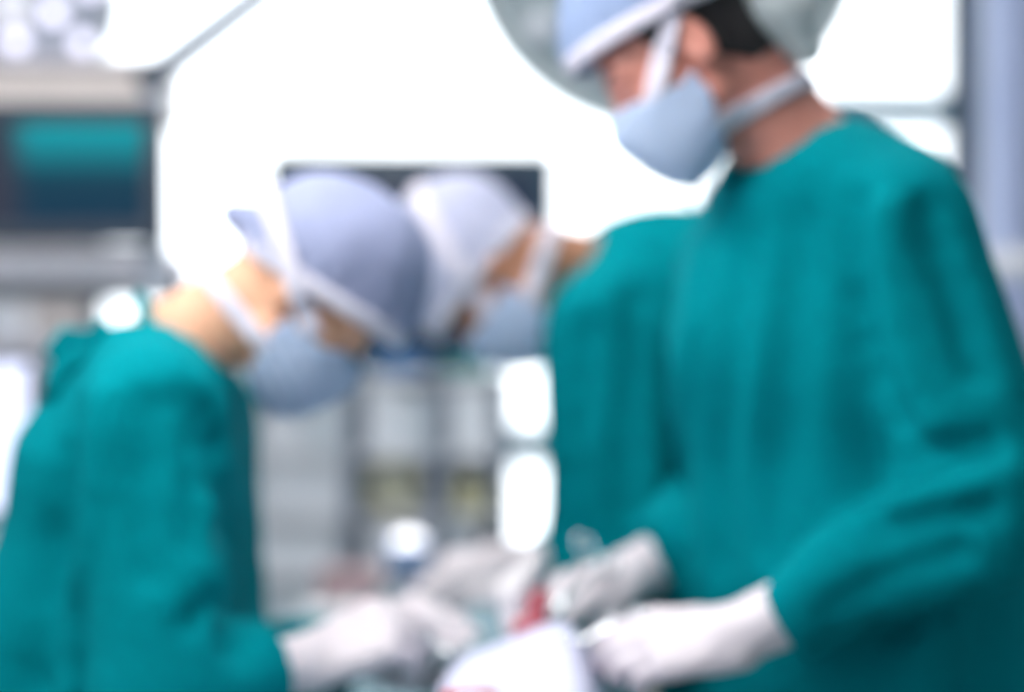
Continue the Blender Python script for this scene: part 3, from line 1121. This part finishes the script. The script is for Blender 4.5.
# gauze swab held by the tall surgeon's far hand
g0, g1, g2 = at(535, 562, 2.16), at(512, 596, 2.14), at(516, 625, 2.13)
w = empty('gauze_swab', g2 - np.array((0, 0, .03)), 'white gauze swab soaked red at its lower end, held over the towel', 'swab')
A_ = np.array((g0, g1, g2))
Q = Field(A_.min(0) - .06, A_.max(0) + .06, .0032)
Q.cap(g0, g1, .012, .021, .01)
Q.cap(g1, g2, .021, .016, .01)
Q.apply(lambda p, d: d + .0025 * np.sin(190 * p[..., 0] + 60 * p[..., 2]) * np.sin(140 * p[..., 2] + 80 * p[..., 1]))
sdf_obj(Q, 'gauze', M['gauze'], w)
Q = Field(A_.min(0) - .08, A_.max(0) + .10, .0032)
Q.cap(at(540, 598, 2.13), at(535, 632, 2.12), .012, .013, .01)
Q.cap(at(522, 630, 2.12), at(538, 634, 2.12), .014, .012, .01)
Q.apply(lambda p, d: d + .0025 * np.sin(170 * p[..., 0]) * np.sin(150 * p[..., 2]))
sdf_obj(Q, 'soaked_end', M['blood'], w, label='blood red end of the gauze')


def forceps(tip, back, openw, label, up=(0, 0, 1)):
    tip, back = np.asarray(tip, float), np.asarray(back, float)
    ax = unit(back - tip)
    s = unit(np.cross(ax, up))
    ln = np.linalg.norm(back - tip)
    o = empty('forceps', tip, label, 'forceps', None)
    for sg in (-1, 1):
        pts = [tip + s * .001 * sg, tip + ax * ln * .3 + s * sg * openw * .35, tip + ax * ln * .65 + s * sg * openw, back + s * sg * .002]
        MB().tube(pts, [.0012, .0025, .0032, .003], 8).build('arm', M['chrome'], o, True)
    MB().tube([back - ax * .012, back + ax * .008], [.0045, .004], 10).build('joint', M['chrome'], o, True)
    return o


fo = forceps(at(556, 655, 2.03), at(640, 610, 2.04), .005, 'polished steel forceps in the tall surgeon near hand')
for q in (at(575, 640, 2.02), at(612, 618, 2.03)):  # polished beads added to the forceps only to catch lamp glints
    MB().lathe([(.0055 * math.sin(a), -.0055 * math.cos(a)) for a in np.linspace(0, math.pi, 12)], q, (0, 0, 1), 20).build('glint_bead', M['chrome'], fo, True)
forceps(at(452, 655, 2.06), at(400, 622, 2.16), .008, 'polished steel forceps between the bending surgeon hands')
o = empty('needle_holder', at(528, 640, 2.10), 'steel needle holder in the tall surgeon far hand', 'instrument')
for sg in (-1, 1):
    a, b = at(532, 648, 2.11), at(592, 560, 2.22)
    s = unit(np.cross(b - a, (0, 1, 0))) * sg
    MB().tube([a, a * .6 + b * .4 + s * .001, b + s * .012], [.0018, .0035, .003], 8).build('shank', M['chrome'], o, True)
    c = b + s * .02 + unit(b - a) * .012
    e1, e2 = unit(b - a), unit(np.cross(b - a, (0, 1, 0)))
    MB().tube([c + .012 * (e1 * math.cos(q) + e2 * math.sin(q)) for q in np.linspace(0, 2 * math.pi, 17)], .0025, 8).build('finger_ring', M['chrome'], o, True)


# ================================================================== SURGICAL LAMPS
def surgical_lamp(c, axis, R, label, lit, lens_r, rings, arm):
    """c centre of the front glass, axis the way the light points"""
    c, ax = np.asarray(c, float), unit(axis)
    o = empty('surgical_lamp', c, label, 'lamp')
    MB().lathe([(R * .96, -.004), (R, -.012), (R, -.035), (R * .93, -.065), (R * .75, -.10), (R * .45, -.125), (R * .2, -.135), (.0, -.136)], c, ax, 56).build('shell', M['lamp_shell'], o, True)
    MB().lathe([(R * .97, -.014), (R * 1.03, -.008), (R * 1.03, .008), (R * .95, .012), (R * .93, .0)], c, ax, 56).build('rim', M['lamp_shell'], o, True)
    MB().lathe([(R * .94, -.003), (R * .94, .002), (R * .5, .006), (.0, .007)], c, ax, 56).build('front_glass', M['lamp_glass'], o, True)
    a = unit(np.cross(ax, (0, 0, 1)))
    b = np.cross(ax, a)
    for rr, n in rings:
        for k in range(n):
            g = 2 * math.pi * (k + .35) / n
            p = c + R * rr * (a * math.cos(g) + b * math.sin(g)) + ax * .005
            MB().lathe([(lens_r, 0), (lens_r, .004), (lens_r * .7, .009), (.0, .011)], p, ax, 16).build('lens', M['lens_lit' if lit else 'lens'], o, True)
    MB().lathe([(.035, .0), (.035, .01), (.022, .02), (.018, .09), (.022, .10), (.0, .105)], c, ax, 20).build('handle', M['white'], o, True)
    bk = c - ax * .13
    y0 = [bk, bk - ax * .06] + [np.asarray(p, float) for p in arm]
    MB().tube(y0, [.03, .03] + [.022] * len(arm), 14).build('arm', M['lamp_shell'], o, True)
    top = np.asarray(arm[-1], float)
    MB().lathe([(.09, 0), (.09, -.03), (.05, -.06), (.03, -.10)], (top[0], top[1], RZ), (0, 0, 1), 28).build('ceiling_mount', M['white'], o, True)
    return o


surgical_lamp(at(663, -62, 2.85), (-.10, -.90, -.42), .305, 'large round grey surgical lamp hanging behind the tall surgeon head', False, .022,
              ((.80, 14), (.5, 8)), [(.30, 3.15, 2.2), (.55, 3.3, 2.5), (.55, 3.3, RZ)])
ov = surgical_lamp((-.38, 1.55, 2.02), (.42, .50, -.95), .30, 'added lit surgical lamp, out of view over the operating table', False, .020,
                   ((.80, 14), (.5, 8)), [(-.55, 1.35, 2.5), (-.6, 1.3, 2.65), (-.6, 1.3, RZ)])  # unseen lamp, added as key light on chest, hands and towel
for ch in ov.children:
    if ch.name.startswith('front_glass'):
        ch.data.materials[0] = M['key_lamp']
lo_ = surgical_lamp(at(12, 2, 3.5), (.25, -.80, -.55), .20, 'surgical lamp with small lit lenses above the beige console', True, .018,
              ((.78, 8), (.4, 5)), [(-1.10, 3.75, 2.4), (-1.5, 3.9, 2.6), (-1.5, 3.9, RZ)])


for ch in lo_.children:
    if ch.name.startswith('front_glass'):
        ch.data.materials[0] = M['grey']

# ================================================================== MONITORS AND CONSOLES, LEFT
def monitor(px0, px1, py0, py1, d, thick, bez, label, smat, bm, name='monitor', bez_b=None, yaw=0, post=None, **kw):
    p0, p1 = at(px0, py1, d), at(px1, py0, d)
    x0, z0, x1, z1 = p0[0], p0[2], p1[0], p1[2]
    o = empty(name, ((x0 + x1) / 2, d, z0), label, 'monitor')
    bb = bez if bez_b is None else bez_b
    fr = MB()
    fr.box(x0, x1, d, d + .02, z1 - bez, z1, .003).box(x0, x1, d, d + .02, z0, z0 + bb, .003)
    fr.box(x0, x0 + bez, d, d + .02, z0 + bb, z1 - bez, .003).box(x1 - bez, x1, d, d + .02, z0 + bb, z1 - bez, .003)
    fr.build('bezel', bm, o)
    MB().box(x0 + bez, x1 - bez, d + .006, d + .012, z0 + bb, z1 - bez).build('screen', smat, o)
    MB().box(x0 + .005, x1 - .005, d + .02, d + thick, z0 + .005, z1 - .005, .012).build('back_shell', bm, o)
    return o, (x0, x1, z0, z1)


mo, (x0, x1, z0, z1) = monitor(-170, 163, 103, 242, 3.0, .06, .034, 'dark monitor showing a teal picture, hung beside the window', M['screen_teal'], M['dark'])
# hanging post and arm of that monitor
pp = at(155, 80, 3.09)
MB().box(pp[0] - .016, pp[0] + .020, 3.062, 3.10, at(0, 296, 3.08)[2], at(0, 72, 3.08)[2], .004).build('post', M['grey'], mo)
q0, q1 = at(152, 78, 3.08), at(420, -128, 3.30)
MB().tube([q0, q1], .023, 12).build('spring_arm', M['upright'], mo, True)
MB().tube([q1, (q1[0], q1[1], RZ)], [.022, .022], 14).build('ceiling_post', M['upright'], mo, True)
MB().lathe([(.026, -.02), (.026, .02)], q0, (0, 1, 0), 18).build('arm_joint', M['dark'], mo, True)

# console box above, shelf below (one hanging pendant)
pc = empty('pendant_console', at(-20, 360, 3.3), 'beige hanging equipment console behind the dark monitor', 'console')
a, b = at(-190, 112, 3.2), at(152, 58, 3.2)
MB().box(a[0], b[0], 3.2, 3.5, a[2], b[2] - .012, .012).build('upper_housing', M['beige'], pc)
MB().box(a[0] - .01, b[0] + .004, 3.19, 3.51, b[2] - .012, b[2], .004).build('top_plate', M['lav'], pc)
a, b = at(-190, 283, 3.05), at(144, 244, 3.05)
MB().box(a[0], b[0], 3.06, 3.5, a[2], b[2], .012).build('shelf_housing', M['lav'], pc)
a2 = at(-190, 294, 3.05)
MB().box(a[0], b[0] + .004, 3.07, 3.49, a2[2], a[2], .004).build('shelf_underside', M['dark'], pc)
for k in range(4):
    p = at(18 + 26 * k, 264, 3.06)
    MB().lathe([(.010, 0), (.010, .008), (.006, .014)], p, (0, -1, 0), 14).build('knob', M['white'], pc, True)
bx_ = MB()
zb, zt = at(0, 246, 3.4)[2], at(0, 104, 3.4)[2]
bx_.box(-.93, -.85, 3.40, 3.48, zb, zt, .006).build('column', M['beige'], pc)
MB().box(-1.27, -1.19, 3.39, 3.49, at(0, 58, 3.4)[2], RZ, .01).build('drop_tube', M['white'], pc)

# lower lit monitor on a trolley
m2, (x0, x1, z0, z1) = monitor(-190, 36, 354, 520, 3.1, .06, .014, 'lit monitor with pale blue white screen under the console shelf', M['screen_white'], M['dark'])
tr = empty('monitor_trolley', ((x0 + x1) / 2, 3.25, 0), 'grey trolley under the lit pale screen', 'trolley')
MB().box(x0 + .02, x1 + .02, 3.0, 3.45, z0 - .05, z0 - .02, .008).build('top_shelf', M['grey'], tr)
MB().box(x0 + .02, x1 + .02, 3.0, 3.45, .22, .25, .008).build('bottom_shelf', M['grey'], tr)
for xx in (x0 + .05, x1 - .01):
    for yy in (3.03, 3.42):
        MB().tube([(xx, yy, .06), (xx, yy, z0 - .05)], .014, 10).build('leg', M['chrome'], tr, True)
        MB().lathe([(.028, -.014), (.030, 0), (.028, .014)], (xx, yy, .03), (1, 0, 0), 16).build('castor', M['dark'], tr, True)
MB().box((x0 + x1) / 2 - .04, (x0 + x1) / 2 + .04, 3.115, 3.16, z0 - .02, z0 + .03, .006).build('stand', M['dark'], m2)

# white bottle on a small wall shelf by the window
ws = empty('wall_shelf', at(20, 346, 4.85), 'narrow grey wall shelf left of the window', 'shelf')
p = at(-70, 352, 4.85)
q = at(74, 340, 4.85)
MB().box(p[0], q[0], 4.78, 5.0, p[2], q[2], .006).build('board', M['lav'], ws)
for xx in (p[0] + .06, q[0] - .06):
    MB().box(xx - .01, xx + .01, 4.80, 5.0, p[2] - .09, p[2], .004).build('bracket', M['grey'], ws)
for i, px in enumerate((-8, 16)):
    c = at(px, 340, 4.88)
    h = (.15, .12)[i]
    bo = empty('bottle', c, ('taller white bottle on the narrow wall shelf', 'shorter white bottle on the narrow wall shelf')[i], 'bottle', 'bottles on the wall shelf')
    MB().lathe([(.028, 0), (.032, .006), (.032, h * .7), (.014, h * .85), (.014, h)], c, (0, 0, 1), 20).build('body', M['box_white'], bo, True)
    MB().lathe([(.016, h * .98), (.016, h * 1.15), (.012, h * 1.18)], c, (0, 0, 1), 16).build('lid', M['white'], bo, True)

# ================================================================== SHELVING IN THE MIDDLE
SY = 3.9
sh_ = empty('storage_rack', at(330, 0, SY) * np.array((1, 1, 0)), 'grey metal storage rack of supplies in front of the window', 'rack')
X = lambda px, d=SY: (px - 512) / FPX * d
Zp = lambda py, d=SY: CAMZ - (py - 346) / FPX * d
rx0, rx1 = X(150), X(509)
ztop = Zp(374)
shelf_py = (374, 452, 515, 575, 660)
MB().box(rx0, rx1, SY + .30, SY + .315, .05, ztop, .002).build('back_panel', M['box_white'], sh_)
posts = (rx0 + .012, X(352), X(438), rx1 - .012)
for xx in posts:
    MB().box(xx - .016, xx + .016, SY, SY + .30, .0, ztop, .004).build('upright', M['upright'], sh_)
for py in shelf_py + (760,):
    zz = Zp(py)
    for a, b in zip(posts[:-1], posts[1:]):
        MB().box(a + .016, b - .016, SY + .005, SY + .298, zz - .016, zz, .003).build('shelf_board', M['white'], sh_)

random.seed(5)


def card_box(px0, px1, py_top, py_base, dep, m, label, d=SY, name='supply_box', y_off=.02, group=None):
    a, b = at(px0, py_base, d), at(px1, py_top, d)
    o = empty(name, ((a[0] + b[0]) / 2, d + y_off, a[2]), label, 'box', group)
    h = b[2] - a[2]
    MB().box(a[0], b[0], d + y_off, d + y_off + dep, a[2], a[2] + h * .78, .003).build('carton', m, o)
    MB().box(a[0] - .002, b[0] + .002, d + y_off - .002, d + y_off + dep + .002, a[2] + h * .72, b[2], .003).build('lid', m, o)
    return o


rows = [  # px0, px1, top, base (shelf), material, label
    (262, 300, 388, 452, 'box_white', 'white card box on the top shelf of the rack, beside the bending surgeon gown'),
    (304, 342, 392, 452, 'box_grey', 'grey card box with lid on the top shelf of the rack'),
    (258, 342, 462, 515, 'box_white', 'wide white card box on the second shelf of the rack'),
    (256, 338, 526, 575, 'box_white', 'wide white card box on the third shelf of the rack'),
    (366, 402, 386, 452, 'box_white', 'tall white card box in the middle bay, top shelf'),
    (404, 428, 396, 452, 'box_grey', 'small grey card box in the middle bay, top shelf'),
    (450, 492, 386, 452, 'box_white', 'white card box on the top shelf by the bright window strip'),
    (450, 474, 526, 575, 'box_grey', 'grey card box on the third shelf by the bright window strip'),
]
for (a, b, tp, bs, m, lab) in rows:
    card_box(a, b, tp, bs, .2, M[m], lab)
card_box(366, 430, 462, 515, .09, M['box_white'], 'white card box behind the yellow tape roll', y_off=.125)
card_box(452, 492, 462, 515, .09, M['box_white'], 'white card box behind the yellow bottles', y_off=.125)
card_box(256, 338, 590, 660, .2, M['box_grey'], 'wide grey card box on the fourth shelf of the rack')
card_box(366, 430, 588, 660, .2, M['box_grey'], 'tall grey card box on the fourth shelf, middle bay')
card_box(366, 430, 530, 575, .2, M['box_white'], 'white card box on the third shelf, middle bay')
card_box(196, 264, 332, 374, .09, M['box_grey'], 'grey card box on the rack top beside the bending surgeon mask')
card_box(318, 378, 572, 604, .12, M['box_pink'], 'dusty pink box on the small instrument stand', d=3.42, y_off=.0)
p = at(346, 604, 3.42)
st = empty('instrument_stand', (p[0], p[1], 0), 'small steel instrument stand carrying the pink box', 'stand')
MB().box(p[0] - .085, p[0] + .075, 3.39, 3.58, p[2] - .014, p[2], .004).build('tray', M['steel'], st)
MB().tube([(p[0], 3.48, .03), (p[0], 3.48, p[2] - .012)], .012, 12).build('pole', M['chrome'], st, True)
MB().lathe([(.09, 0), (.09, .015), (.04, .03), (.02, .035)], (p[0], 3.48, 0), (0, 0, 1), 28).build('base', M['grey'], st, True)

# rolls and yellow things in the rack
for (px, base, r, wd, lab) in ((390, 515, .058, .05, 'pale yellow round tape roll on the second shelf'),):
    c = at(px, base, SY) + np.array((0, .05, r))
    o = empty('tape_roll', c - np.array((0, 0, r)), lab, 'tape')
    MB().lathe([(r * .45, 0), (r, 0), (r, wd), (r * .45, wd), (r * .45, 0)], c, (0, 1, 0), 28, False).build('roll', M['yellow'], o, True)
    MB().lathe([(r * .44, .004), (r * .44, wd * .9), (r * .2, wd * .9)], c, (0, 1, 0), 24).build('core', M['box_white'], o, True)
for (px0, px1, tp, bs, lab) in ((452, 474, 470, 515, 'pale yellow bottle beside the bright window strip'), (478, 492, 478, 515, 'slim yellow bottle beside the rack edge')):
    c = at((px0 + px1) / 2, bs, SY) + np.array((0, .06, 0))
    r = (px1 - px0) / 2 / FPX * SY
    h = (bs - tp) / FPX * SY
    o = empty('yellow_bottle', c, lab, 'bottle')
    MB().lathe([(r * .9, 0), (r, .006), (r, h * .62), (r * .5, h * .8), (r * .45, h * .86)], c, (0, 0, 1), 20).build('body', M['yellow'], o, True)
    MB().lathe([(r * .55, h * .84), (r * .55, h), (r * .4, h)], c, (0, 0, 1), 16).build('lid', M['white'], o, True)
# folded cloths and blue box on the rack top
for i in range(2):
    a, b = at(444, 374 - 6 * i, SY), at(494, 368 - 6 * i, SY)
    MB().box(a[0], b[0], SY + .02, SY + .11, a[2], b[2], .006).build('folded_cloth', M['box_teal'], label=('lower folded teal cloth, lying directly on the rack top', 'upper folded teal cloth, lying on the other cloth on the rack')[i], cat='cloth', group='folded cloths on the rack')
card_box(376, 424, 354, 374, .09, M['box_blue'], 'flat dark blue box on top of the rack')

# monitor standing on the rack
m3, (x0, x1, z0, z1) = monitor(268, 556, 152, 368, 4.02, .04, .030, 'wide black monitor with dark screen behind the bowed heads', M['screen_dark'], M['black'])
xm = (x0 + x1) / 2
MB().box(xm - .03, xm + .03, 4.062, 4.085, ztop + .015, z0 + .12, .004).build('stand_neck', M['black'], m3)
MB().box(xm - .12, xm + .12, 4.05, 4.19, ztop, ztop + .015, .005).build('stand_foot', M['black'], m3)

# small lit lamp on a stand in front of the rack
c = at(408, 547, 3.66)
lp = empty('examination_lamp', (c[0], c[1], 0), 'small round lit lamp with blue bowl in front of the rack', 'lamp')
MB().lathe([(.018, -.062), (.036, -.045), (.044, -.01), (.044, .006)], c, (0, 0, 1), 28).build('bowl', M['blue'], lp, True)
MB().lathe([(.034, .006), (.032, .014), (.024, .024), (.012, .030), (.0, .032)], c, (0, 0, 1), 28).build('globe', M['globe'], lp, True)
MB().tube([(c[0], c[1], .03), (c[0], c[1], c[2] - .055)], .012, 12).build('pole', M['chrome'], lp, True)
MB().lathe([(.085, 0), (.085, .02), (.05, .035), (.02, .04)], (c[0], c[1], 0), (0, 0, 1), 28).build('base', M['grey'], lp, True)

# ================================================================== TALL CABINET, RIGHT
cx0, cx1, cy = 1.285, 2.1, 4.77
cb = empty('tall_cabinet', ((cx0 + cx1) / 2, cy, 0), 'tall blue grey steel cabinet beside the window', 'cabinet')
MB().box(cx0, cx1, cy, 4.985, 0.06, 2.35, .006).build('body', M['cab'], cb)
MB().box(cx0 + .02, cx1 - .02, cy + .03, 4.97, 0, .06, .003).build('plinth', M['dark'], cb)
MB().box(cx0, cx0 + .062, cy - .012, cy, .07, 2.34, .004).build('side_stile', M['cab_light'], cb, label='pale lavender edge stile of the cabinet')
dw = (cx1 - cx0 - .066) / 2
for k in range(2):
    xa = cx0 + .066 + k * dw
    dr = MB().box(xa + .002, xa + dw - .002, cy - .02, cy, .07, 2.34, .005).build('door', M['cab'], cb)
    hx = xa + (dw - .04 if k == 0 else .04)
    MB().tube([(hx, cy - .02, 1.0), (hx, cy - .05, 1.01), (hx, cy - .05, 1.15), (hx, cy - .02, 1.16)], .006, 8).build('handle', M['chrome'], dr, True)
# instrument trolley with a white tray by the cabinet
a = at(985, 300, 3.6)
it = empty('instrument_trolley', (a[0] + .3, 3.8, 0), 'white instrument trolley behind the tall surgeon shoulder', 'trolley')
for zz in (.25, .80, at(0, 262, 3.6)[2]):
    MB().box(a[0], a[0] + .6, 3.6, 4.0, zz - .02, zz, .006).build('shelf_board', M['white'], it)
MB().box(a[0] + .0, a[0] + .6, 3.99, 4.0, at(0, 262, 3.6)[2], at(0, 240, 3.6)[2], .002).build('back_rail', M['white'], it)
for xx in (a[0] + .02, a[0] + .58):
    for yy in (3.62, 3.98):
        MB().tube([(xx, yy, .05), (xx, yy, at(0, 262, 3.6)[2] - .02)], .012, 10).build('leg', M['chrome'], it, True)
        MB().lathe([(.022, -.012), (.025, 0), (.022, .012)], (xx, yy, .025), (1, 0, 0), 14).build('castor', M['dark'], it, True)
